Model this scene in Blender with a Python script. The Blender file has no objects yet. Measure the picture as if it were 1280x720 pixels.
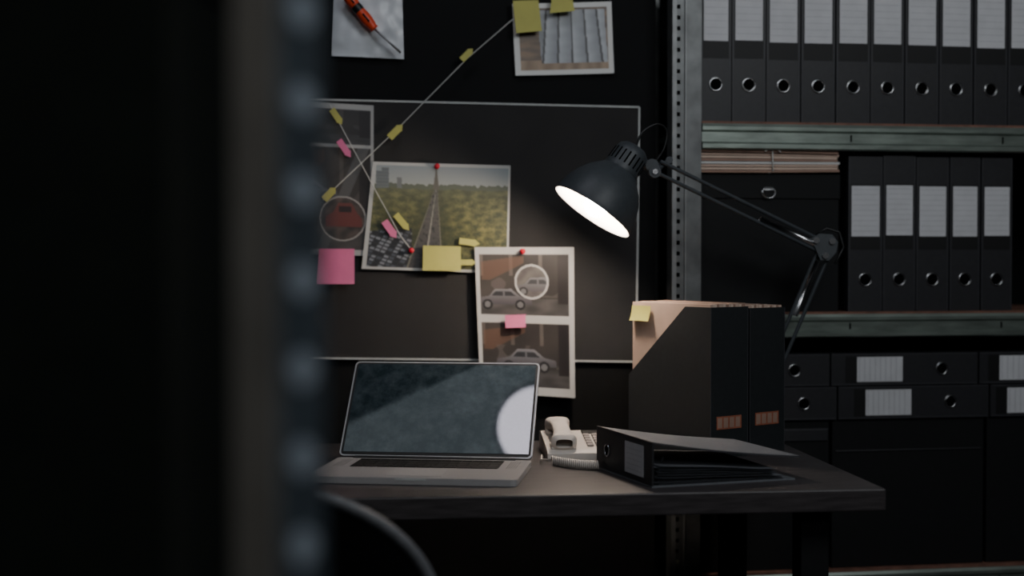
import bpy, math, random
from mathutils import Vector, Matrix, noise
random.seed(4)
D=bpy.data; S=bpy.context.scene
# ------------------------------------------------------------------ camera model
FPX=1778.0; CZ=1.185; PITCH=math.radians(1.29)
cam=D.objects.new("camera",D.cameras.new("camera")); S.collection.objects.link(cam)
cam.location=(0,0,CZ); cam.rotation_euler=(math.pi/2-PITCH,0,0)
cam.data.sensor_width=36; cam.data.lens=FPX*36/1280
cam.data.clip_start=0.02
cam.data.dof.use_dof=True; cam.data.dof.focus_distance=3.0; cam.data.dof.aperture_fstop=1.7
S.camera=cam
def ray(px,py):
    a=(px-640)/FPX; b=(360-py)/FPX; c,s=math.cos(PITCH),math.sin(PITCH)
    return Vector((a, c+b*s, -s+b*c))
def at(px,py,depth):
    r=ray(px,py); t=depth/r.y
    return Vector((r.x*t,depth,CZ+r.z*t))
def ground(px,py,z):
    r=ray(px,py); t=(z-CZ)/r.z
    return Vector((r.x*t,r.y*t,z))
class Frame:
    def __init__(s,ox,oy,deg):
        s.o=Vector((ox,oy,0)); s.a=math.radians(deg)
        s.u=Vector((math.cos(s.a),math.sin(s.a),0)); s.n=Vector((-math.sin(s.a),math.cos(s.a),0))
    def uz(s,px,py,off=0.0):
        r=ray(px,py); c=Vector((0,0,CZ))
        t=(off-(c-s.o).dot(s.n))/r.dot(s.n); p=c+r*t
        return (p-s.o).dot(s.u), p.z
    def loc(s,w):
        w=Vector(w); return Vector(((w-s.o).dot(s.u),(w-s.o).dot(s.n),w.z))
# ------------------------------------------------------------------ materials
def lin(c):
    return tuple(((x/255)/12.92 if x/255<=.04045 else (((x/255)+.055)/1.055)**2.4) for x in c)
def mat(name,col,rough=.6,metal=0,emit=None,estr=0,nscale=0,namt=.15,bump=0,spec=.5,stretch=(1,1,1),coat=0,trans=0,alpha=1):
    m=D.materials.new(name); m.use_nodes=True; nt=m.node_tree; b=nt.nodes["Principled BSDF"]
    L=lin(col)+(1,)
    b.inputs["Base Color"].default_value=L; b.inputs["Roughness"].default_value=rough
    b.inputs["Metallic"].default_value=metal; b.inputs["Specular IOR Level"].default_value=spec
    b.inputs["Coat Weight"].default_value=coat; b.inputs["Transmission Weight"].default_value=trans
    b.inputs["Alpha"].default_value=alpha
    if emit: b.inputs["Emission Color"].default_value=lin(emit)+(1,); b.inputs["Emission Strength"].default_value=estr
    if nscale:
        tc=nt.nodes.new("ShaderNodeTexCoord"); mp=nt.nodes.new("ShaderNodeMapping"); n=nt.nodes.new("ShaderNodeTexNoise")
        mp.inputs["Scale"].default_value=stretch; n.inputs["Scale"].default_value=nscale; n.inputs["Detail"].default_value=6
        nt.links.new(tc.outputs["Object"],mp.inputs[0]); nt.links.new(mp.outputs[0],n.inputs["Vector"])
        r=nt.nodes.new("ShaderNodeValToRGB"); r.color_ramp.elements[0].position=.3; r.color_ramp.elements[1].position=.7
        r.color_ramp.elements[0].color=tuple(x*(1-namt) for x in L[:3])+(1,)
        r.color_ramp.elements[1].color=tuple(min(1,x*(1+namt)) for x in L[:3])+(1,)
        nt.links.new(n.outputs["Fac"],r.inputs[0]); nt.links.new(r.outputs[0],b.inputs["Base Color"])
        if bump:
            bp=nt.nodes.new("ShaderNodeBump"); bp.inputs["Strength"].default_value=bump; bp.inputs["Distance"].default_value=.002
            nt.links.new(n.outputs["Fac"],bp.inputs["Height"]); nt.links.new(bp.outputs[0],b.inputs["Normal"])
    return m
def vcmat(name,rough=.45):
    m=mat(name,(128,128,128),rough); nt=m.node_tree
    a=nt.nodes.new("ShaderNodeAttribute"); a.attribute_name="Col"
    nt.links.new(a.outputs["Color"],nt.nodes["Principled BSDF"].inputs["Base Color"]); return m
M={}
M['wall']=mat("wall_dark",(14,15,16),.9,nscale=6,namt=.15,bump=.1,spec=.2)
M['part']=mat("partition_black",(13,14,15),.8,nscale=5,namt=.12,bump=.05,spec=.25)
M['board']=mat("board_black",(46,45,45),.8,nscale=9,namt=.1,bump=.08,spec=.3)
M['trim']=mat("board_edge_white",(185,188,186),.6,nscale=40,namt=.1)
M['floor']=mat("floor_dark",(20,19,19),.6,nscale=5)
M['ceil']=mat("ceiling_grey",(60,68,72),.9,nscale=3)
M['desk']=mat("desk_black_wood",(60,56,57),.42,nscale=14,namt=.4,bump=.15,stretch=(1,9,9))
M['black']=mat("black_plastic",(20,21,22),.45,nscale=60,namt=.1)
M['blackm']=mat("black_board_cover",(36,39,41),.55,nscale=80,namt=.12,bump=.05)
M['abx']=mat("archive_card_black",(20,21,22),.7,nscale=80,namt=.12,bump=.05,spec=.3)
M['lid']=mat("binder_cover_slate",(104,107,112),.5,nscale=80,namt=.1,bump=.05)
M['bind']=mat("binder_vinyl",(40,40,43),.5,nscale=90,namt=.12,bump=.06)
M['bind2']=mat("binder_edge",(62,62,66),.5,nscale=60)
M['dark']=mat("void_black",(4,4,4),.9,spec=.1)
M['blk']=mat("label_black",(9,9,10),.6,nscale=50)
M['label']=mat("label_white",(205,205,208),.65,nscale=30,namt=.05)
M['lline']=mat("label_rule",(150,150,156),.7)
M['galv']=mat("galvanized_steel",(140,150,142),.42,metal=.75,nscale=12,namt=.25,stretch=(1,1,5))
M['galvd']=mat("galvanized_post",(112,114,114),.5,metal=.6,nscale=20,namt=.25)
M['galvl']=mat("galvanized_post_edge",(140,142,142),.5,metal=.4,nscale=20,namt=.2)
M['chrome']=mat("chrome",(190,190,192),.25,metal=1)
M['wood']=mat("shelf_chipboard",(120,84,70),.7,nscale=30,namt=.3)
M['kraft']=mat("kraft_card",(196,170,153),.75,nscale=25,namt=.08,bump=.05)
M['kraft2']=mat("kraft_card_light",(214,190,172),.75,nscale=25,namt=.08)
M['kraftd']=mat("kraft_card_dark",(156,126,110),.75,nscale=25,namt=.12)
M['alu']=mat("aluminium",(178,176,176),.4,metal=.25,nscale=60,namt=.04)
M['alul']=mat("aluminium_polished",(170,168,168),.35,metal=.3)
M['key']=mat("key_black",(18,18,19),.5)
M['lamp']=mat("lamp_black_enamel",(62,67,71),.5,nscale=90,namt=.08)
M['lampin']=mat("lamp_reflector_white",(240,236,230),.5)
M['bulb']=mat("bulb_glow",(255,240,220),.4,emit=(255,236,218),estr=230)
M['phone']=mat("phone_offwhite",(212,203,194),.45,nscale=40,namt=.04)
M['phonek']=mat("phone_key_grey",(140,132,128),.5)
M['paper']=mat("paper_white",(205,205,203),.7,nscale=25,namt=.04)
M['page']=mat("document_page_grey",(104,106,112),.7,nscale=30,namt=.1)
M['yel']=mat("sticky_yellow",(190,186,100),.7,nscale=25,namt=.05)
M['pink']=mat("sticky_pink",(224,116,160),.7,nscale=25,namt=.05)
M['red']=mat("pin_red",(205,25,50),.3)
M['str']=mat("string_white",(200,200,195),.8)
M['bag']=mat("evidence_bag_plastic",(204,208,212),.3,nscale=9,namt=.22,bump=.9)
M['orange']=mat("tool_handle_orange",(225,72,36),.4)
M['steel']=mat("tool_steel",(150,150,152),.35,metal=.8)
M['idx']=mat("spine_index_red",(150,88,66),.6,nscale=60,namt=.2)
M['chair']=mat("chair_fabric_black",(14,14,15),.9,nscale=150,bump=.3,spec=.1)
M['rim']=mat("chair_frame_grey",(100,102,106),.45,nscale=60)
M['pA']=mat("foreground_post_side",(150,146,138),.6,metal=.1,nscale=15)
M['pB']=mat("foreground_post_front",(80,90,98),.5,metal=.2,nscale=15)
M['hole_disc']=mat("post_hole_disc",(172,184,196),.5,metal=.1)  # pale discs, in place of the post's bright perforations
M['abox']=mat("archive_box_black",(26,31,27),.9,nscale=40,spec=.2)
M['refl_disc']=mat("reflection_disc_glow",(240,240,255),.5,emit=(240,236,250),estr=12)  # glow of the added disc mirrored as the screen's round spot
M['panel']=mat("reflection_panel_glow",(220,230,235),.6,emit=(214,230,238),estr=.75)  # glow of the added panel mirrored as the screen's light wedge
M['vc']=vcmat("photo_print_ink",.38)
# screen
m=mat("laptop_glass",(16,24,28),.03,spec=.7); M['glass']=m; nt=m.node_tree; b=nt.nodes["Principled BSDF"]
tc=nt.nodes.new("ShaderNodeTexCoord"); n=nt.nodes.new("ShaderNodeTexNoise"); n.inputs["Scale"].default_value=26; n.inputs["Detail"].default_value=10; n.inputs["Roughness"].default_value=.7
r=nt.nodes.new("ShaderNodeValToRGB"); r.color_ramp.elements[0].position=.4; r.color_ramp.elements[1].position=.85
r.color_ramp.elements[0].color=lin((34,45,51))+(1,); r.color_ramp.elements[1].color=lin((82,94,100))+(1,)
nt.links.new(tc.outputs["Object"],n.inputs["Vector"]); nt.links.new(n.outputs["Fac"],r.inputs[0]); nt.links.new(r.outputs[0],b.inputs["Base Color"])
# ------------------------------------------------------------------ mesh builder
class B:
    def __init__(s,name): s.name=name; s.v=[]; s.f=[]; s.mi=[]; s.sm=[]; s.mats=[]; s.X=Matrix()
    def m(s,k):
        if k not in s.mats: s.mats.append(k)
        return s.mats.index(k)
    def add(s,vs,fs,k,smooth=False):
        o=len(s.v); s.v+= [tuple(s.X@Vector(p)) for p in vs]; i=s.m(k)
        for f in fs: s.f.append([o+j for j in f]); s.mi.append(i); s.sm.append(smooth)
    def box(s,lo,hi,k):
        x0,y0,z0=lo; x1,y1,z1=hi
        s.add([(x0,y0,z0),(x1,y0,z0),(x1,y1,z0),(x0,y1,z0),(x0,y0,z1),(x1,y0,z1),(x1,y1,z1),(x0,y1,z1)],
          [(0,3,2,1),(4,5,6,7),(0,1,5,4),(1,2,6,5),(2,3,7,6),(3,0,4,7)],k)
    def rbox(s,lo,hi,r,k,seg=5):  # rounded in xy
        x0,y0,z0=lo;x1,y1,z1=hi; pts=[]
        for cx,cy,a0 in ((x1-r,y1-r,0),(x0+r,y1-r,90),(x0+r,y0+r,180),(x1-r,y0+r,270)):
            for i in range(seg+1):
                a=math.radians(a0+90*i/seg); pts.append((cx+r*math.cos(a),cy+r*math.sin(a)))
        s.prism([(p[0],p[1],z0) for p in pts],(0,0,z1-z0),k)
    def prism(s,poly,vec,k):
        n=len(poly); v=Vector(vec); vs=[tuple(p) for p in poly]+[tuple(Vector(p)+v) for p in poly]
        s.add(vs,[tuple(range(n))[::-1],tuple(range(n,2*n))]+[(i,(i+1)%n,n+(i+1)%n,n+i) for i in range(n)],k)
    def lathe(s,prof,org,axis,k,seg=32,smooth=True):
        ax=Vector(axis).normalized(); t=Vector((0,0,1)) if abs(ax.z)<.9 else Vector((1,0,0))
        e1=ax.cross(t).normalized(); e2=ax.cross(e1); o=Vector(org); vs=[]; fs=[]
        for r,h in prof:
            for i in range(seg):
                a=2*math.pi*i/seg; vs.append(tuple(o+ax*h+(e1*math.cos(a)+e2*math.sin(a))*r))
        for j in range(len(prof)-1):
            for i in range(seg):
                fs.append((j*seg+i,j*seg+(i+1)%seg,(j+1)*seg+(i+1)%seg,(j+1)*seg+i))
        s.add(vs,fs,k,smooth)
    def cyl(s,p0,p1,r,k,seg=16,r1=None):
        p0=Vector(p0);p1=Vector(p1);h=(p1-p0).length; r1=r if r1 is None else r1
        s.lathe([(0.0001,0),(r,0)],p0,p1-p0,k,seg,False); s.lathe([(r,0),(r1,h)],p0,p1-p0,k,seg); s.lathe([(r1,h),(0.0001,h)],p0,p1-p0,k,seg,False)
    def tube(s,pts,r,k,seg=8):
        P=[Vector(p) for p in pts]; vs=[];fs=[]; t=(P[1]-P[0]).normalized()
        up=Vector((0,0,1)) if abs(t.z)<.9 else Vector((1,0,0)); e=t.cross(up).normalized()
        for i,p in enumerate(P):
            t=(P[min(i+1,len(P)-1)]-P[max(i-1,0)]).normalized(); e=(e-t*e.dot(t)).normalized(); g=t.cross(e)
            for j in range(seg):
                a=2*math.pi*j/seg; vs.append(tuple(p+(e*math.cos(a)+g*math.sin(a))*r))
        for i in range(len(P)-1):
            for j in range(seg): fs.append((i*seg+j,i*seg+(j+1)%seg,(i+1)*seg+(j+1)%seg,(i+1)*seg+j))
        fs.append(tuple(range(seg))); fs.append(tuple(range((len(P)-1)*seg,len(P)*seg))[::-1]); s.add(vs,fs,k,True)
    def torus(s,c,axis,R,r,k,seg=24):
        prof=[(R+r*math.cos(a*math.pi/4),r*math.sin(a*math.pi/4)) for a in range(9)]
        s.lathe(prof,c,axis,k,seg)
    def grid(s,fn,nu,nv,k,smooth=True):
        vs=[fn(i/nu,j/nv) for j in range(nv+1) for i in range(nu+1)]
        fs=[(j*(nu+1)+i,j*(nu+1)+i+1,(j+1)*(nu+1)+i+1,(j+1)*(nu+1)+i) for j in range(nv) for i in range(nu)]
        s.add(vs,fs,k,smooth)
    def sphere(s,c,r,k,seg=16,sc=(1,1,1)):
        c=Vector(c)
        s.grid(lambda u,v:(c.x+sc[0]*r*math.sin(math.pi*v)*math.cos(2*math.pi*u),c.y+sc[1]*r*math.sin(math.pi*v)*math.sin(2*math.pi*u),c.z+sc[2]*r*math.cos(math.pi*v)),seg,seg//2,k)
    def done(s,frame=None,loc=None,rz=None,bevel=0,cols=None,recalc=True,seg=2):
        me=D.meshes.new(s.name); me.from_pydata(s.v,[],s.f); me.update()
        for k in s.mats: me.materials.append(M[k])
        me.polygons.foreach_set("material_index",s.mi); me.polygons.foreach_set("use_smooth",s.sm)
        if recalc:
            import bmesh; bm=bmesh.new(); bm.from_mesh(me); bmesh.ops.recalc_face_normals(bm,faces=bm.faces); bm.to_mesh(me); bm.free()
        if cols:
            a=me.color_attributes.new("Col","FLOAT_COLOR","POINT")
            for i,c in enumerate(cols): a.data[i].color=tuple(c)+(1,)
        o=D.objects.new(s.name,me); S.collection.objects.link(o)
        if frame: o.location=frame.o; o.rotation_euler=(0,0,frame.a)
        if loc is not None: o.location=loc
        if rz is not None: o.rotation_euler=(0,0,rz)
        if bevel:
            md=o.modifiers.new("bevel","BEVEL"); md.width=bevel; md.segments=seg; md.limit_method='ANGLE'; md.angle_limit=math.radians(40)
        return o
# ------------------------------------------------------------------ room
def slab(name,lo,hi,k):
    b=B(name); b.box(lo,hi,k); return b.done()
slab("floor",(-3,-1.5,-.1),(3,4.3,0),'floor')
slab("ceiling",(-3,-1.5,2.8),(3,4.3,2.9),'ceil')
slab("wall_back",(-3,4.2,0),(3,4.3,2.8),'wall')
slab("wall_left",(-3.1,-1.5,0),(-3,4.3,2.8),'wall')
slab("wall_right",(3,-1.5,0),(3.1,4.3,2.8),'wall')
slab("wall_front",(-3,-1.6,0),(3,-1.5,2.8),'wall')
BF=Frame(0,3.52,6)      # pin-board partition
b=B("wall_partition"); b.box((-2.6,0,0),(.36,.05,2.8),'part'); b.done(BF)
# ------------------------------------------------------------------ pin board
def L3(px,py,off): u,z=BF.uz(px,py,off); return Vector((u,off,z))
b=B("pin_board")
tl,tr,br,bl=L3(250,121,-.012),L3(799,134,-.012),L3(795,452,-.012),L3(250,446,-.012)
b.prism([tl,tr,br,bl],(0,.011,0),'board')
def strip(b,p,q,w,k,th=.003):
    p=Vector(p);q=Vector(q);d=(q-p).normalized(); n=Vector((-d.z,0,d.x))*w/2
    b.prism([p-n,q-n,q+n,p+n],(0,-th,0),k)
for p,q in ((tl,tr),(tr,br),(br,bl),(bl,tl)): strip(b,p,q,.0045,'trim')
b.done(BF)
# ------------------------------------------------------------------ photo prints
def nz(x,y,s=0): return noise.noise(Vector((x,y,s)))
def mix(a,b,t): t=max(0,min(1,t)); return tuple(a[i]*(1-t)+b[i]*t for i in range(3))
def hsh(i,s=0): return (math.sin(i*127.1+s*311.7)*43758.5)%1
def inpoly(x,y,P):
    c=False;j=len(P)-1
    for i in range(len(P)):
        if (P[i][1]>y)!=(P[j][1]>y) and x<(P[j][0]-P[i][0])*(y-P[i][1])/(P[j][1]-P[i][1])+P[i][0]: c=not c
        j=i
    return c
def carshape(x,y,cx,cy,s,flip=1):
    X=(x-cx)/s*flip; Y=(y-cy)/s
    for wx in (-.55,.55):
        d=math.hypot(X-wx,Y-.18)
        if d<.1: return (110,110,112)
        if d<.17: return (22,22,24)
    if inpoly(X,Y,[(-.42,-.1),(-.25,-.28),(.2,-.28),(.42,-.1)]):
        return (40,42,46) if abs(X-.0)>.03 and Y>-.25 else (100,100,104)
    if inpoly(X,Y,[(-.95,.16),(-.9,-.02),(-.5,-.1),(-.28,-.33),(.25,-.34),(.55,-.1),(.92,-.02),(.95,.18)]):
        return mix((124,124,128),(70,68,72),(Y+.3)*2)
    return None
def city(x,y):   # picture laid out 466..638, 203..340
    hz=236+3*nz(x*.05,1)
    if y<hz:
        if 470<x<486 and 210+4*(x<477)<y: return (104,110,112) if int(y)%4 else (90,96,98)
        if 496<x<502 and y>222: return (110,114,114)
        if abs(x-545)<.8+max(0,(y-207))**1.5*.022: return (100,96,88)
        if y>hz-6+4*nz(x*.2,3): return (92,98,84)
        return mix((138,148,152),(164,166,160),(y-203)/34)
    t=(y-hz)/(340-hz)
    cx=545-14*t
    w=2+22*t
    if abs(x-cx)<w:
        e=abs(x-cx)/w
        if e<.07: return (140,138,130)
        if e>.9: return (110,108,94)
        if nz(x*.25,y*.25,5)>.35: return (50,50,52)
        return mix((92,90,85),(62,61,61),t+nz(x*.1,y*.4)*.4)
    if x<515 and y>286+(515-x)*.1:
        a=(x+y*.6)/8; c_=(y-x*.3)/5; fa,fc=a%1,c_%1
        hh=hsh(int(a)*7+int(c_)*13,3)
        if fa<.22 or fc<.3: return (44,45,47)
        if hh>.6: return (128,132,138) if fc>.5 else (96,100,106)
        if hh>.3: return (74,78,86)
        return (34,36,40)
    k=nz(x*.10,y*.17,2)+.5*nz(x*.35,y*.5,4)
    side=math.exp(-((abs(x-cx)-w)/(6+26*t))**2)
    c=mix((50,58,36),(130,122,70),.42+.8*k)
    c=mix(c,(42,48,32),.6*side)
    return mix(c,(104,108,88),.6*(1-t)**3)
def garage(x,y,ph=0):
    v=nz(x*2.2,y*2.2,ph)
    c=mix((40,37,36),(72,66,62),.4+.6*v)
    if y<.35 and (x*3+ph)%1<.12: c=(92,86,80)
    if inpoly(x,y,[(.02,.12),(.5,.02),(.5,.14),(.12,.42),(.02,.42)]): c=mix(c,(112,78,60),.6)
    if y>.72: c=mix((60,58,58),(84,82,80),.5+nz(x*6,y*9,ph))
    if .35<y<.7 and nz(x*7,y*5,ph+11)>.25: c=mix(c,(100,95,92),.5)
    if .88<x and y<.8: c=(34,30,30)
    return c
def printC(u,v):
    x=593+u*125; y=309+v*184
    if 598<x<711 and 318<y<394:
        X=(x-598)/113;Y=(y-318)/76
        d=math.hypot(x-664,y-352)
        if abs(d-20.5)<1.2: return (200,200,198)
        if d<20:
            c=carshape(x,y,672,358,34) or mix((66,63,62),(110,104,98),.5+nz(x*.1,y*.1)); return mix(c,(130,130,130),.2)
        c=carshape(x,y,628,374,38); return c or garage(X,Y,0)
    if 598<x<711 and 404<y<483:
        X=(x-598)/113;Y=(y-404)/79
        c=carshape(x,y,655,450,42); return c or garage(X,Y,3)
    return (200,199,195)
def printA(u,v):
    x=345+u*122; y=127+v*194
    if 350<x<463 and 134<y<179:
        return mix(garage((x-350)/113,(y-134)/45,7),(44,46,50),.45)
    if 350<x<463 and 183<y<314:
        d=math.hypot(x-429,y-274)
        if abs(d-28)<.9: return (160,157,153)
        if d<27.5:
            if inpoly(x,y,[(408,284),(408,272),(417,266),(424,254),(440,254),(448,268),(453,274),(453,284)]):
                if 258<y<266 and 424<x<440: return (44,34,34)
                return (100,54,50)
            return mix((86,76,70),(50,47,46),.5+nz(x*.1,y*.1))
        if abs(x+ (y-183)*.4-455)<7 : return (84,84,84)
        c=carshape(x,y,385,240,40); return c or mix(garage((x-350)/113,(y-183)/131,9),(60,56,54),.3)
    return (170,170,168)
def ingots(u,v):
    if u<.06 or u>.95 or v<.07 or v>.93: return (212,212,208)
    if .24+.04*v<u<.92+.03*v and .1<v<.84:
        t=(u-.3-(.5-v)*.12*(0.6-u)*2)*7.2
        fr=t%1
        if fr<.16: return (50,50,52)
        return mix((190,194,198),(132,136,142),fr+.2*nz(u*6,v*12))
    if v>.8 and u<.95: return mix((122,96,68),(160,134,104),.5+nz(u*14,v*3,2))
    return mix((130,102,72),(84,66,50),.5+nz(u*5,v*16,1))
def photo(name,cor,fn,nu,nv,off,curl=.004,pixel=None):
    P=[L3(x,y,off) for x,y in cor]  # tl tr br bl
    b=B(name)
    def pos(u,v):
        p=P[0]*(1-u)*(1-v)+P[1]*u*(1-v)+P[2]*u*v+P[3]*(1-u)*v
        return (p.x,p.y-curl*(v**2)-curl*.6*(abs(2*u-1)**3),p.z)
    b.grid(pos,nu,nv,'vc')
    cols=[]
    for j in range(nv+1):
        for i in range(nu+1): cols.append(lin(fn(i/nu,j/nv)))
    n=len(b.v)
    b.grid(lambda u,v:(pos(u,v)[0],pos(u,v)[1]+.0006,pos(u,v)[2]),nu//8,nv//8,'paper')
    cols+=[(.6,.6,.6)]*(len(b.v)-n)
    return b.done(BF,cols=cols,recalc=False)
def cityuv(u,v):
    x=452+u*186+ (1-v)*14*(1-u); y=203+v*137
    if u<.03 or u>.985 or v<.03 or v>.975: return (186,186,182)
    return city(x,y)
photo("photo_print",[(342,124),(467,132),(467,320),(342,317)],printA,150,230,-.018)
photo("photo_print",[(466,202),(638,207),(635,342),(452,336)],cityuv,260,190,-.022)
photo("photo_print",[(593,309),(717,309),(718,497),(600,490)],printC,160,240,-.032,.008)
photo("photo_print",[(640,5),(764,2),(767,92),(644,95)],ingots,130,96,-.006,.005)
# sticky notes and flags
def note(cor,k,off,curl=.006,name="sticky_note"):
    P=[L3(x,y,off) for x,y in cor]; b=B(name)
    def pos(u,v,d=0):
        p=P[0]*(1-u)*(1-v)+P[1]*u*(1-v)+P[2]*u*v+P[3]*(1-u)*v
        return (p.x,p.y-curl*v*v+d,p.z)
    b.grid(lambda u,v:pos(u,v),6,6,k); b.grid(lambda u,v:pos(u,v,.0005),6,6,k)
    return b.done(BF,recalc=False)
note([(398,311),(443,311),(443,355),(395,355)],'pink',-.038)
note([(529,307),(576,308),(576,339),(528,338)],'yel',-.04)
note([(641,1),(673,0),(677,39),(645,42)],'yel',-.03)
note([(690,-4),(716,0),(718,14),(687,17)],'yel',-.03)
note([(631,394),(657,393),(657,409),(632,410)],'pink',-.052,.004)
def flag(px,py,ang,L,w,k,off):
    c,s=math.cos(math.radians(ang)),math.sin(math.radians(ang)); b=B("arrow_flag")
    q=[(-L/2,-w/2),(L*.22,-w/2),(L*.22,-w*.62),(L/2,0),(L*.22,w*.62),(L*.22,w/2),(-L/2,w/2)]
    P=[L3(px+x*c-y*s,py+x*s+y*c,off) for x,y in q]
    b.prism(P,(0,-.0008,0),k); b.done(BF)
flag(584,68,-45,20,8,'yel',-.036); flag(495,164,-45,23,9,'yel',-.036)
flag(421,146,55,23,8,'yel',-.036); flag(431,186,55,26,8,'pink',-.036)
flag(488,287,55,26,9,'pink',-.036); flag(503,278,50,26,8,'yel',-.036)
flag(412,242,-45,21,9,'yel',-.036); flag(587,303,8,26,8,'yel',-.036); flag(585,328,0,20,7,'yel',-.039)
def pin(px,py,off):
    p=L3(px,py,off); b=B("push_pin")
    b.cyl((0,.012,0),(0,0,0),.0012,'chrome',8); b.lathe([(.0001,-.016),(.0062,-.016),(.0066,-.012),(.004,-.009),(.004,-.004),(.0068,-.001),(.0068,.001),(.0001,.001)],(0,0,0),(0,1,0),'red',16)
    o=b.done(); o.location=BF.o+BF.u*p.x+BF.n*p.y+Vector((0,0,p.z)); o.rotation_euler=(0,0,BF.a)
pin(546,208,-.026);pin(514,313,-.032);pin(653,314,-.036)
def string(pts,off):
    b=B("string"); P=[L3(x,y,off) for x,y in pts]; Q=[]
    for i in range(len(P)-1):
        for t in range(10): 
            q=P[i].lerp(P[i+1],t/10); Q.append(q)
    Q.append(P[-1]); b.tube(Q,.0013,'str',6); b.done(BF)
string([(641,24),(583,74),(498,160),(403,250)],-.034)
string([(412,130),(430,165),(466,232),(500,294),(514,312)],-.0345)
# evidence bag with a screwdriver
b=B("evidence_bag")
P=[L3(x,y,-.01) for x,y in ((418,-30),(502,-30),(505,74),(414,70))]
def bagp(u,v,o=0):
    p=P[0]*(1-u)*(1-v)+P[1]*u*(1-v)+P[2]*u*v+P[3]*(1-u)*v
    return (p.x,p.y-.012*math.sin(math.pi*u)*math.sin(math.pi*min(1,v*.9))-.003*nz(u*7,v*7)+o,p.z)
b.grid(lambda u,v:bagp(u,v),30,30,'bag'); b.grid(lambda u,v:bagp(u,v,.004) if 0<u<1 and v<1 else bagp(u,v),30,30,'bag')
b.done(BF,recalc=False)
b=B("screwdriver")
h0,h1,t1=L3(432,-8,-.045),L3(468,36,-.045),L3(501,66,-.034); ax=(h1-h0)
l=ax.length
b.lathe([(.001,0),(.012,.004),(.0145,.02),(.0135,l*.3),(.012,l*.34)],h0,ax,'orange',20)
b.lathe([(.0125,l*.34),(.0135,l*.42),(.0125,l*.5)],h0,ax,'black',20)
b.lathe([(.0125,l*.5),(.0145,l*.7),(.0125,l*.88),(.010,l*.95),(.012,l),(.0001,l+.002)],h0,ax,'orange',20)
b.tube([h0+ax*.1+Vector((0,-.014,0)),h0+ax*.3+Vector((0,-.0145,0))],.002,'black'); b.tube([h0+ax*.6+Vector((0,-.0135,0)),h0+ax*.82+Vector((0,-.0135,0))],.0025,'black')
b.tube([h1,t1],.0028,'steel',8); b.done(BF)
# ------------------------------------------------------------------ desk
DZ=.75; c0=ground(1108,611,DZ); DF=Frame(c0.x,c0.y,6)
b=B("desk"); W=2.1; DD=.76
b.box((-W,0,DZ-.042),(0,DD,DZ),'desk')
for x in (-W+.06,-.145):
    for y in (.06,DD-.12): b.box((x,y,0),(x+.056,y+.056,DZ-.042),'abx')
b.box((-W+.06,DD-.1,DZ-.11),(-.1,DD-.08,DZ-.042),'abx')
for x in (-W+.075,-.13): b.box((x,.1,.12),(x+.025,DD-.1,.16),'abx')
b.done(DF,bevel=.003)
# ------------------------------------------------------------------ laptop
hc=ground(543,573,DZ+.014)
b=B("laptop"); W=.408; Dp=.262; h=W/2
b.rbox((-h,-Dp,.001),(h,0,.0125),.012,'alu')
b.rbox((-h+.0006,-Dp+.0006,.0125),(h-.0006,-.0006,.0135),.012,'alul')
b.box((-.15,-.125,.0135),(.15,-.018,.0138),'blk')
for j in range(6):
    n=14 if j<5 else 11; w=.298/n
    for i in range(n):
        y=-.035-j*.0172 if j else -.03
        ww=w; x=-.149+i*w
        b.box((x+.001,y-.0075 if j else y-.004,.0138),(x+ww-.001,y+.0072 if j else y+.004,.0152),'key')
b.box((-.055,-.235,.0135),(.055,-.14,.0139),'alu')
for sx in (-.185,.165):
    for i in range(5):
        for j in range(14): b.box((sx+i*.0045,-.12+j*.007,.0135),(sx+i*.0045+.0015,-.1185+j*.007,.0138),'blk')
b.box((-.03,-Dp-.0006,.009),(.03,-Dp+.002,.0128),'trim')  # white strip paints the highlight on the front notch
b.cyl((-.17,-.002,.012),(.17,-.002,.012),.006,'blk',12)
b.X=Matrix.Translation((0,.0,.013))@Matrix.Rotation(math.radians(-41),4,'X')
H=.25
def rrect(b,x0,z0,x1,z1,y,th,r,k):
    pts=[]
    for cx,cz,a0 in ((x1-r,z1-r,0),(x0+r,z1-r,90),(x0+r,z0+r,180),(x1-r,z0+r,270)):
        for i in range(5):
            a=math.radians(a0+90*i/4); pts.append((cx+r*math.cos(a),y,cz+r*math.sin(a)))
    b.prism(pts,(0,th,0),k)
rrect(b,-h,.004,h,H,-.001,.008,.01,'alul')
rrect(b,-h+.0035,.007,h-.0035,H-.0035,-.0016,.0006,.008,'blk')
b.box((-h+.008,-.002,.014),(h-.008,-.0017,H-.008),'glass')
b.X=Matrix(); LYAW=math.radians(-7)
b.done(loc=(hc.x,hc.y,DZ),rz=LYAW)
# ------------------------------------------------------------------ telephone
b=B("desk_telephone")
prof=[(0,-.1,.0),(0,.1,.0),(0,.1,.04),(0,.07,.044),(0,-.085,.022),(0,-.1,.016)]
b.prism([(-.09,y,z) for x,y,z in prof],(.18,0,0),'phone')
sl=math.atan2(.022,.155)
b.X=Matrix.Translation((0,-.085,.022))@Matrix.Rotation(sl,4,'X')
for i in range(4):
    for j in range(5): b.box((.0+i*.019,.02+j*.02,0),(.014+i*.019,.034+j*.02,.005),'phonek')
b.box((.0,.125,0),(.075,.148,.003),'blk')
b.box((-.08,.0,0),(-.026,.04,.006),'phone'); b.box((-.08,.115,0),(-.026,.15,.006),'phone')
def hs(u,v):
    y=-.005+.165*v; e=abs(2*v-1); zc=.026-.008*e**2; w=.019+.010*max(0,e-.45)*2; t=.009+.010*(max(0,e-.5)/.5)**.7
    if v in(0,1): w*=.6;t*=.5
    a=2*math.pi*u
    sg=lambda q:(abs(q)**.6)*(1 if q>=0 else -1)
    return (-.053+w*sg(math.cos(a)),y,zc+t*sg(math.sin(a))-(.004 if e>.6 else 0))
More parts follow.
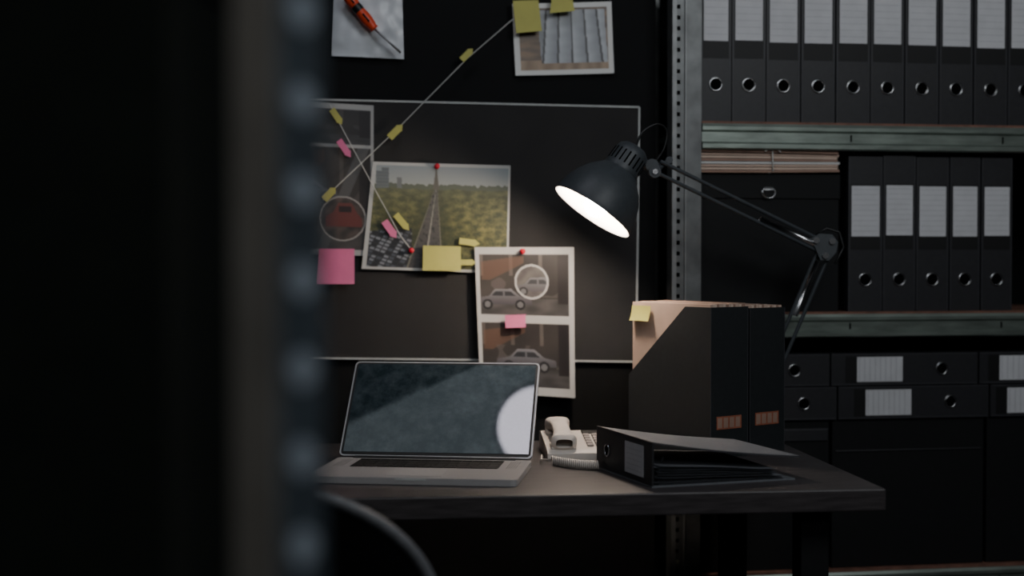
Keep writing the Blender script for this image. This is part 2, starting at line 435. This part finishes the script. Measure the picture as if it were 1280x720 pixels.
b.grid(hs,20,24,'phone'); b.X=Matrix()
o=b.done(loc=(.158,3.115,DZ),rz=math.radians(4),bevel=.004)
b=B("coiled_phone_cord"); pts=[]
A=ground(690,574,DZ+.012);C=ground(748,580,DZ+.012)
for i in range(420):
    t=i/419; c=A.lerp(C,t); a=t*2*math.pi*24
    pts.append((c.x+.0,c.y+.008*math.cos(a)-.02*math.sin(math.pi*t),c.z-.002+.008*math.sin(a)))
b.tube([(A.x-.02,A.y+.06,DZ+.012),(A.x-.022,A.y+.02,DZ+.008)]+pts,.0021,'phone',6); b.done()
# ------------------------------------------------------------------ open ring binder on the desk
n0=ground(815,610,DZ); f0=ground(747,585,DZ); dv=(f0-n0); 
ang=math.atan2(dv.y,dv.x)-math.pi/2
b=B("open_ring_binder"); Ls=dv.length+.005; CW=.315
b.box((0,0,0),(CW-.01,Ls,.003),'lid')
b.box((0,0,.003),(.004,Ls,.086),'bind')
b.box((-.0012,Ls*.14,.014),(0,Ls*.46,.074),'label')
for i in range(5): b.box((-.0014,Ls*.17,.022+i*.01),(-.0011,Ls*.43,.0225+i*.01),'lline')
b.torus((-.0005,Ls*.8,.043),(1,0,0),.0115,.0018,'chrome'); b.cyl((-.0008,Ls*.8,.043),(0.0,Ls*.8,.043),.011,'dark',20)
zt,ze=.086,.046
def cover(u,v,o): 
    x=u*CW; return (x,v*Ls,zt+(ze-zt)*u-.004*math.sin(math.pi*u)+o)
b.grid(lambda u,v:cover(u,v,.0),12,2,'lid',False); b.grid(lambda u,v:cover(u,v,-.003),12,2,'page',False)
for v in (0,1):
    b.grid(lambda u,w:cover(u,v,-.003*w),12,1,'bind2',False)
b.grid(lambda u,w:cover(1,u,-.003*w),2,1,'bind2',False); b.grid(lambda u,w:cover(0,u,-.003*w),2,1,'bind2',False)
b.box((.01,.05,.003),(.045,Ls-.05,.007),'chrome')
for y in (.095,Ls-.095):
    b.tube([(.03+.024*math.cos(a),y,.012+.036*math.sin(a)) for a in [math.pi*i/14 for i in range(15)]],.0018,'chrome')
b.tube([(.02,.06,.006),(.035,.05,.03),(.045,.045,.05)],.0025,'chrome')
random.seed(7)
for i in range(16):
    dx=random.uniform(-.004,.006); dy=random.uniform(-.006,.006); z0=.0035+i*.0016; amp=random.uniform(.0,.008)*(i/15); ph=random.random()*3
    xs,xe=.012+dx,.262+dx+(.02 if i<5 else 0)
    b.grid(lambda u,v:(xs+(xe-xs)*u,.004+dy*.3+(Ls-.012)*v,z0+amp*math.sin(math.pi*u*1.3+ph*.3)*u*(1-v*.5)+.012*(1-u)**2*(i/15)),12,6,'page')
b.done(loc=(n0.x,n0.y,DZ),rz=ang,recalc=False)
# ------------------------------------------------------------------ magazine file boxes
nb=at(888,500,3.03); s_=Vector((-.6,.8,0)); t_=Vector((.8,.6,0)); zt=.325
for i,(w,Lb) in enumerate(((.114,.262),(.112,.25))):
    b=B("magazine_file")
    hh=zt-(.004*i)
    side=[(0,0),(Lb,0),(Lb,.165),(Lb*.3,hh),(0,hh)]
    for x in (0,w-.003): b.prism([(x,y,z) for y,z in side],(.003,0,0),'blackm')
    b.box((.003,0,0),(w-.003,.003,hh),'blackm'); b.box((.003,.003,0),(w-.003,Lb,.003),'blackm'); b.box((.003,Lb-.003,.003),(w-.003,Lb,.165),'blackm')
    b.box((.0,-.0006,.001),(.0018,0,hh-.001),'bind2'); b.box((w-.0018,-.0006,.001),(w,0,hh-.001),'bind2')
    x=.0045; j=0
    while x<w-.012:
        th=random.uniform(.006,.012); top=hh+.005+random.uniform(-.001,.003); 
        k=('kraft','kraft2','kraftd')[j%3 if j else 0]
        b.box((x,.006,.004),(x+th-.0008,Lb-.006-random.uniform(0,.003),top),k); x+=th; j+=1
    b.box((w*.16,-.001,.062),(w*.82,0,.09),'idx')
    for q in range(4): b.box((w*(.18+q*.16),-.0014,.065),(w*(.30+q*.16),-.0009,.087),'kraftd')
    p=nb+t_*(i*.1255)+s_*(.0 if i==0 else .006)
    b.done(loc=(p.x,p.y,DZ),rz=math.atan2(.6,.8))
    if i==0:
        q=nb+s_*(Lb-.006)-t_*.0015
        bb=B("sticky_note")
        for o in (0,.0006):
            bb.grid(lambda u,v:(-.002-.008*v*v+o+.0,-.062*u-.004,-.034*v),4,4,'yel')
        bb.done(loc=(q.x+.003,q.y,DZ+hh-.002),rz=math.atan2(.6,.8),recalc=False)
# ------------------------------------------------------------------ desk lamp
b=B("desk_lamp"); HD=3.2; k_=HD/2.93
rc=at(740,265,HD); A=Vector((.55,.13,.80)).normalized()
sc=lambda P:[(r*k_,hh*k_) for r,hh in P]
outer=[(.090,0),(.0905,.002),(.089,.014),(.084,.038),(.075,.060),(.062,.080),(.049,.094),(.043,.100),(.041,.103),(.0385,.104)]
neck=[(.0385,.104),(.039,.108),(.0375,.112),(.0365,.145),(.033,.156),(.024,.163),(.012,.166),(.0001,.167)]
b.lathe(sc(outer),rc,A,'lamp',48); b.lathe(sc(neck),rc,A,'lamp',40)
b.lathe(sc([(.090,0),(.0875,.001),(.0865,.014),(.0815,.037),(.072,.058),(.06,.076),(.046,.090),(.02,.094),(.0001,.095)]),rc,A,'lampin',48)
e1=A.cross(Vector((0,0,1))).normalized(); e2=A.cross(e1)
for i in range(20):
    a=2*math.pi*i/20; d=e1*math.cos(a)+e2*math.sin(a)
    p=rc+A*.116*k_+d*.0365*k_; q=rc+A*.143*k_+d*.0355*k_; b.tube([p,q],.0024,'dark',6)
b.sphere(rc+A*.020,.028,'bulb',20); b.cyl(rc+A*.046,rc+A*.1,.014,'chrome',16)
nk=rc+A*.163*k_
J=at(818,215,HD+.03); E=at(1028,309,3.36); K=Vector((.578,3.395,.80))
def rods(p,q,gap,r=.0045):
    d=(q-p).normalized(); g=d.cross(Vector((0,1,0))).normalized()*gap/2
    for s in (-1,1): b.cyl(p+g*s,q+g*s,r,'lamp',10)
hb=rc+A*.135*k_+Vector((.04,.02,-.01))
b.cyl(hb+Vector((-.01,0,0)),hb+Vector((.02,.01,-.004)),.012,'lamp',16)
b.cyl(hb+Vector((.015,-.014,-.004)),hb+Vector((.015,.022,-.004)),.015,'lamp',20)
b.tube([hb+Vector((.015,0,-.004)),J],.007,'lamp'); b.cyl(J+Vector((0,-.016,0)),J+Vector((0,.016,0)),.014,'lamp',20)
b.cyl(J+Vector((0,-.020,0)),J+Vector((0,-.016,0)),.006,'chrome',16)
J2=J+Vector((.035,.02,.028)); b.cyl(J2+Vector((0,-.012,0)),J2+Vector((0,.012,0)),.008,'lamp',14)
b.tube([J,J2],.006,'lamp')
rods(J+Vector((.008,0,.012)),E+Vector((0,0,.0)),.027)
mid=J.lerp(E,.62); b.tube([mid,J.lerp(E,.95)],.0075,'chrome',10)
for yo in (-.014,.011):
    pl=[E+Vector((x,yo,z)) for x,z in ((-.03,.02),(-.01,.032),(.02,.03),(.034,.012),(.03,-.012),(.012,-.032),(-.008,-.03),(-.018,-.005))]
    b.prism(pl,(0,.003,0),'lamp')
for x,z in ((-.018,.016),(.02,.014),(.004,-.02)): b.cyl(E+Vector((x,-.019,z)),E+Vector((x,.019,z)),.0075,'chrome',14)
rods(E+Vector((.004,0,-.01)),K,.028); b.tube([E.lerp(K,.08),E.lerp(K,.4)],.0075,'chrome',10)
b.tube([E+Vector((-.015,.0,.03)),E+Vector((.01,0,.045)),E+Vector((.04,0,.035)),E+Vector((.05,0,0)),E+Vector((.03,0,-.04))],.003,'black')
b.cyl(K+Vector((0,-.02,0)),K+Vector((0,.02,0)),.018,'lamp',20)
b.cyl((K.x,K.y,DZ+.002),K,.010,'lamp',16); b.lathe([(.0001,0),(.03,0),(.03,.008),(.012,.014)],(K.x,K.y,DZ+.001),(0,0,1),'lamp',24)
cp=[nk,nk+Vector((.015,0,.035)),nk+Vector((.05,.01,.055)),nk+Vector((.072,.02,.04)),nk+Vector((.066,.02,.0)),nk+Vector((.045,.02,-.035)),J+Vector((.02,.01,.02))]
Q=[]
for i in range(len(cp)-1):
    p0=cp[max(i-1,0)];p1=cp[i];p2=cp[i+1];p3=cp[min(i+2,len(cp)-1)]
    for k in range(8):
        t=k/8; Q.append(.5*((2*p1)+(p2-p0)*t+(2*p0-5*p1+4*p2-p3)*t*t+(3*p1-p0-3*p2+p3)*t**3))
b.tube(Q,.0024,'black')
b.done(recalc=False)
# ------------------------------------------------------------------ right shelving unit
q=at(840,360,3.46); RF=Frame(q.x,3.46,9)
def R(px,py,off=0): return RF.uz(px,py,off)
zs1=R(1075,157)[1]; zs1b=R(1075,189)[1]; zs2=R(1130,392)[1]; zs2b=R(1130,421)[1]; zs3=R(1130,712)[1]
UW=R(1420,300)[0]
b=B("metal_shelving_unit")
def post(b,x,w,y,z0,z1,pitch,k):
    s=w*.42
    b.box((x,y,z0),(x+s*.36,y+.002,z1),'galvl'); b.box((x+s*.64,y,z0),(x+s,y+.002,z1),k)
    z=z0
    while z<z1-.001:
        b.box((x+s*.36,y,z),(x+s*.64,y+.002,min(z+pitch*.62,z1)),k); z+=pitch
    b.box((x+s,y-.006,z0),(x+s+.003,y+.002,z1),'galvl')
    b.box((x+s+.003,y-.003,z0),(x+w-.004,y-.001,z1),k); b.box((x+w-.004,y-.003,z0),(x+w,y+.03,z1),k)
    b.box((x,y+.002,z0),(x+.002,y+.05,z1),k)
for x in (0,UW):
    post(b,x,.072,0,0,2.3,.026,'galvd'); post(b,x,.072,.40,0,2.3,.026,'galvd')
def shelf(b,zt,zb,x0,x1):
    h=zt-zb; P=[(0,zt),(-.004,zt),(-.008,zt-h*.12),(-.008,zt-h*.25),(-.001,zt-h*.33),(-.001,zt-h*.7),(-.008,zt-h*.78),(-.008,zb+h*.06),(-.003,zb),(.012,zb),(.012,zt)]
    b.prism([(x0,y-.001,z) for y,z in P],(x1-x0,0,0),'galv')
    b.box((x0,.012,zt-.02),(x1,.40,zt-.004),'galv'); b.box((x0,-.002,zt+.0003),(x1,.40,zt+.0055),'wood')
    x=x0+.38
    while x<x1: b.box((x,-.0035,zb+h*.36),(x+.004,-.0015,zb+h*.62),'dark'); x+=.402
sx0=.0735
shelf(b,zs1,zs1b,sx0,UW); shelf(b,zs2,zs2b,sx0,UW); shelf(b,zs3,zs3-.06,sx0,UW); shelf(b,2.1,2.04,sx0,UW); shelf(b,.12,.06,sx0,UW)
b.done(RF)
HB=R(1130,197)[1]-R(1130,392)[1]
def finger(b,x,y,z,r=.0155):
    b.torus((x,y-.001,z),(0,1,0),r,.0022,'chrome',24); b.cyl((x,y-.0016,z),(x,y+.0002,z),r-.001,'dark',24)
def binders(edges,zb,Hh,lab,ringf,name="ring_binders"):
    b=B(name)
    for i in range(len(edges)-1):
        x0,x1=edges[i]+.0015,edges[i+1]-.0015; y0=.012+hsh(i,2)*.006; hgt=Hh*(1-.01*hsh(i,1))
        b.box((x0,y0,zb),(x1,y0+.003,zb+hgt),'bind')
        b.box((x0,y0+.003,zb),(x0+.003,y0+.30,zb+hgt),'bind'); b.box((x1-.003,y0+.003,zb),(x1,y0+.30,zb+hgt),'bind')
        b.box((x0+.006,y0+.02,zb+.006),(x1-.006,y0+.29,zb+hgt-.012),'page')
        b.box((x0+.0015,y0-.0008,zb+.004),(x0+.0032,y0,zb+hgt-.004),'bind2'); b.box((x1-.0032,y0-.0008,zb+.004),(x1-.0015,y0,zb+hgt-.004),'bind2')
        m=.008; zl0=zb+hgt*lab[0]; zl1=zb+hgt*lab[1]; zk=zb+hgt*(lab[2]-.01*hsh(i,5))
        b.box((x0+m-.002,y0-.0008,zl0),(x1-m+.002,y0,zl1),'blk'); b.box((x0+m,y0-.0014,zk),(x1-m,y0-.0006,zl1-.004),'label')
        for q in range(9): 
            z=zk+(zl1-zk)*(.1+q*.1); b.box((x0+m+.004,y0-.0017,z),(x1-m-.004,y0-.0013,z+.0006),'lline')
        finger(b,(x0+x1)/2,y0,zb+hgt*ringf)
    return b.done(RF)
E1=[R(x,100,.01)[0] for x in (875,915,958.5,1002,1045.5,1089,1132,1175,1218,1261,1304,1347,1390)]
binders(E1,zs1+.006,HB,(.40,.93,.515),.235)
E2=[R(x,300,.01)[0] for x in (1060,1104,1146,1188,1227,1267)]
binders(E2,zs2+.006,HB,(.40,.82,.49),.205)
b=B("archive_box"); x0,x1=R(878,300)[0],R(1052,300)[0]; z0=zs2+.006; z1=R(960,217)[1]
b.box((x0,.02,z0),(x1,.36,z1-.06),'abx'); b.box((x0-.002,.016,z1-.06),(x1+.002,.364,z1),'abx')
rx,rz=R(961,240,.01); b.box((rx-.012,.012,rz+.004),(rx+.012,.016,rz+.012),'chrome')
b.tube([(rx-.015,.012,rz+.006)]+[(rx+.017*math.cos(a),.010,rz-.001+.014*math.sin(a)) for a in [math.pi+math.pi*i/10 for i in range(11)]]+[(rx+.015,.012,rz+.006),(rx-.015,.012,rz+.006)],.0016,'chrome',8)
b.done(RF,bevel=.002)
b=B("tied_document_folders"); z=z1+.001; fx1=R(1052,200)[0]; zt=R(960,187)[1]
kk=['kraftd','kraft2','kraft','paper','kraftd','kraft2','kraft','kraftd']; th=(zt-z)/len(kk)
for i,k in enumerate(kk):
    dx=hsh(i,9)*.014; 
    b.grid(lambda u,v:(x0-.002+(fx1-x0+.002-dx)*u,.004+hsh(i,4)*.008+.25*v,z+th*(i+.9)-.004*u*u*(i/4-1)),10,2,k,False)
    b.grid(lambda u,v:(x0-.002+(fx1-x0+.002-dx)*u,.004+hsh(i,4)*.008,z+th*(i+.15)+th*.75*v-.004*u*u*(i/4-1)),10,1,k,False)
    b.grid(lambda u,v:(fx1-dx,.004+hsh(i,4)*.008+.25*u,z+th*(i+.15)+th*.75*v-.004*(i/4-1)),2,1,k,False)
sx=R(966,200)[0]; b.tube([(sx,.25,zt+.003),(sx,.002,zt+.003),(sx+.001,.0,z+.006),(sx,.03,z+.002)],.0016,'str',6)
b.tube([(sx-.02,0,zt-.004),(sx-.006,-.003,zt+.003),(sx,-.003,zt),(sx+.008,-.003,zt+.004),(sx+.02,.0,zt-.006)],.0014,'str',6)
b.done(RF,recalc=False)
b=B("ring_binders")
def lying(x0,x1,zb,zt,rings,labs,edge=True):
    b.box((x0,.012,zb+.001),(x1,.015,zt-.001),'bind'); b.box((x0,.015,zt-.004),(x1,.3,zt-.001),'bind'); b.box((x0,.015,zb+.001),(x1,.3,zb+.004),'bind')
    b.box((x0+.006,.02,zb+.006),(x1-.006,.29,zt-.006),'page')
    b.box((x0+.002,.0112,zt-.005),(x1-.002,.012,zt-.003),'bind2'); b.box((x0+.002,.0112,zb+.003),(x1-.002,.012,zb+.005),'bind2')
    for r in rings: finger(b,r,.012,(zb+zt)/2,.0145)
    for l0,l1 in labs:
        b.box((l0-.03,.0112,zb+.008),(l1+.002,.012,zt-.008),'blk'); b.box((l0,.0106,zb+.01),(l1,.0114,zt-.01),'label')
        for q in range(8): b.box((l0+.006+q*(l1-l0-.01)/8,.0102,zb+.012),(l0+.0068+q*(l1-l0-.01)/8,.0107,zt-.012),'lline')
X=lambda px,y=480: R(px,y,.012)[0]
Z=lambda py,px=1100: R(px,py,.012)[1]
L=[(Z(524),Z(482)),(Z(482),Z(441))]
lying(X(850),X(1037),L[1][0],L[1][1],[X(993)],[(X(905),X(960))])
lying(X(1039),X(1222),L[1][0],L[1][1],[X(1177)],[(X(1071),X(1128))])
lying(X(1224),X(1410),L[1][0],L[1][1],[X(1360)],[(X(1249),X(1310))])
lying(X(852),X(1046),L[0][0],L[0][1],[X(1005)],[(X(905),X(960))])
lying(X(1048),X(1236),L[0][0],L[0][1],[X(1188)],[(X(1082),X(1139))])
lying(X(1238),X(1415),L[0][0],L[0][1],[X(1370)],[(X(1259),X(1318))])
b.done(RF)
b=B("archive_box"); zt=L[0][0]-.001
b.box((X(1042),.02,zs3+.006),(X(1232),.36,zt),'abx'); b.box((X(1046),.017,zt-.08),(X(1228),.02,zt-.076),'bind'); b.done(RF,bevel=.003)
b=B("archive_box"); b.box((X(1236),.02,zs3+.006),(X(1420),.36,zt),'abx'); b.done(RF,bevel=.003)
b=B("archive_box"); zq=zt
b.box((X(880),.02,zs3+.006),(X(1038),.36,zq),'abx'); b.box((X(882),.016,zq-.05),(X(1036),.02,zq-.02),'bind'); b.box((X(882),.0155,zq-.024),(X(1036),.016,zq-.021),'bind2'); b.done(RF,bevel=.003)
# ------------------------------------------------------------------ foreground shelving unit (defocused)
b=B("metal_shelving_unit")
p0=Vector((-.172,.874,0));p1=Vector((-.141,.850,0));p2=Vector((-.117,.888,0))
def plate(b,a,c,z0,z1,th,k):
    d=(c-a).normalized(); n=Vector((-d.y,d.x,0))*th
    b.prism([a,c,c+n,a+n],(0,0,z1-z0),k)
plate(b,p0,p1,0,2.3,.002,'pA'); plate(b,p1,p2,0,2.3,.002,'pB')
d=(p2-p1).normalized(); nn=Vector((d.y,-d.x,0))
z=.08
while z<2.25:
    c=(p1+p2)/2+nn*.0005; b.cyl(c+Vector((0,0,z)),c+nn*.002+Vector((0,0,z)),.0115,'hole_disc',20); z+=.0545  # light discs stand in for the perforations, no real bolts
for z in (.05,.45,.90,1.46,2.05):
    b.box((-1.1,.880,z-.03),(-.175,.884,z),'abox'); b.box((-1.1,.884,z-.006),(-.175,1.18,z),'abox')
b.box((-1.13,.87,0),(-1.1,.9,2.3),'pB'); b.box((-1.13,1.16,0),(-1.1,1.19,2.3),'pB'); b.box((-.2,1.16,0),(-.172,1.185,2.3),'abox')
b.done()
for z,hh in ((.90,.52),(.45,.38),(1.46,.5)):
    for x in (-.215,-.65):
        b=B("archive_box"); b.box((x-.42,.89,z+.001),(x,1.155,z+hh-.05),'abox'); b.box((x-.425,.886,z+hh-.05),(x+.004,1.158,z+hh-.001),'abox')
        b.cyl((x-.21,.889,z+hh*.5),(x-.21,.892,z+hh*.5),.02,'dark'); b.done(bevel=.002)
# ------------------------------------------------------------------ office chair
cz=at(300,607,1.95); b=B("office_chair"); cx,cy,ctop=cz.x,1.95,cz.z
hw=.27; hb_=.38
def outline(t):
    a=2*math.pi*t; c,s=math.cos(a),math.sin(a); sg=lambda q,e:(abs(q)**e)*(1 if q>=0 else -1)
    x=hw*sg(c,1); z=ctop-hb_/2+hb_/2*sg(s,1); return x,z
def by(x): return cy-.0+.5*x*x
pts=[]
for i in range(65):
    x,z=outline(i/64); pts.append((cx+x,by(x)-.0,z))
b.tube(pts,.009,'rim',12)
def panel(u,v,o):
    x,z=outline(u); zc=ctop-hb_/2; xx=x*v; zz=zc+(z-zc)*v; return (cx+xx,by(xx)+o,zz)
b.grid(lambda u,v:panel(u,v,-.004),48,8,'chair'); b.grid(lambda u,v:panel(u,v,.02*(1-v*v)+.006),48,8,'chair')
b.rbox((cx-.23,cy+.06,.44),(cx+.23,cy+.48,.50),.08,'chair')
b.tube([(cx,cy+.03,ctop-.3),(cx,cy+.03,.5),(cx,cy+.06,.42),(cx,cy+.2,.42)],.02,'rim',10)
b.box((cx-.1,cy+.14,.41),(cx+.1,cy+.36,.44),'black')
b.cyl((cx,cy+.25,.10),(cx,cy+.25,.42),.025,'chrome',20)
for i in range(5):
    a=2*math.pi*i/5+.3; e=Vector((cx+.28*math.cos(a),cy+.25+.28*math.sin(a),.075))
    b.tube([(cx,cy+.25,.12),tuple(e)],.018,'black',8)
    b.cyl(e+Vector((-.012,0,-.045)),e+Vector((.012,0,-.045)),.029,'black',20); b.cyl(e,e-Vector((0,0,.04)),.008,'chrome',8)
b.done(recalc=False)
# ------------------------------------------------------------------ lights
b=B("screen_reflection_disc")  # added emissive disc, gives the laptop screen its round bright reflection
cl=Vector((-.20,2.49,2.72)); b.lathe([(.0001,0),(.145,0),(.15,.006),(.15,.02)],cl,(0,0,1),'refl_disc',40); b.lathe([(.155,-.004),(.165,-.004),(.165,.055),(.0001,.055)],cl,(0,0,1),'lamp',40)
b.lathe([(.155,-.004),(.15,.02)],cl,(0,0,1),'lamp',40)
b.done()
b=B("screen_reflection_panel")  # added glowing panel, its reflection makes the light wedge on the screen
b.box((0,-.8,.006),(1.5,0,.018),'panel')
for lo,hi in (((-.02,-.82,0),(1.52,-.8,.02)),((-.02,0,0),(1.52,.02,.02)),((-.02,-.8,0),(0,0,.02)),((1.5,-.8,0),(1.52,0,.02))): b.box(lo,hi,'trim')
b.done(loc=(-1.25,2.46,2.779),rz=math.radians(17.5))
def area(name,loc,tgt,size,e,col):
    l=D.lights.new(name,'AREA'); l.energy=e; l.size=size; l.color=col; o=D.objects.new(name,l); S.collection.objects.link(o)
    o.location=loc; o.rotation_euler=(Vector(tgt)-Vector(loc)).to_track_quat('-Z','Y').to_euler(); return o
area("fill_softlight",(1.3,1.3,2.6),(1.1,3.5,1.1),.9,21,(.93,.97,1))  # added fill light aimed at the shelves, no fixture behind it
area("fill_softlight",(.4,-1.0,2.5),(-.1,2.5,1.1),.8,12,(.95,.97,1))  # added fill light behind the camera, brightens foreground post and board
w=D.worlds.new("world"); S.world=w; w.use_nodes=True
w.node_tree.nodes["Background"].inputs[0].default_value=(.5,.6,.65,1); w.node_tree.nodes["Background"].inputs[1].default_value=.02
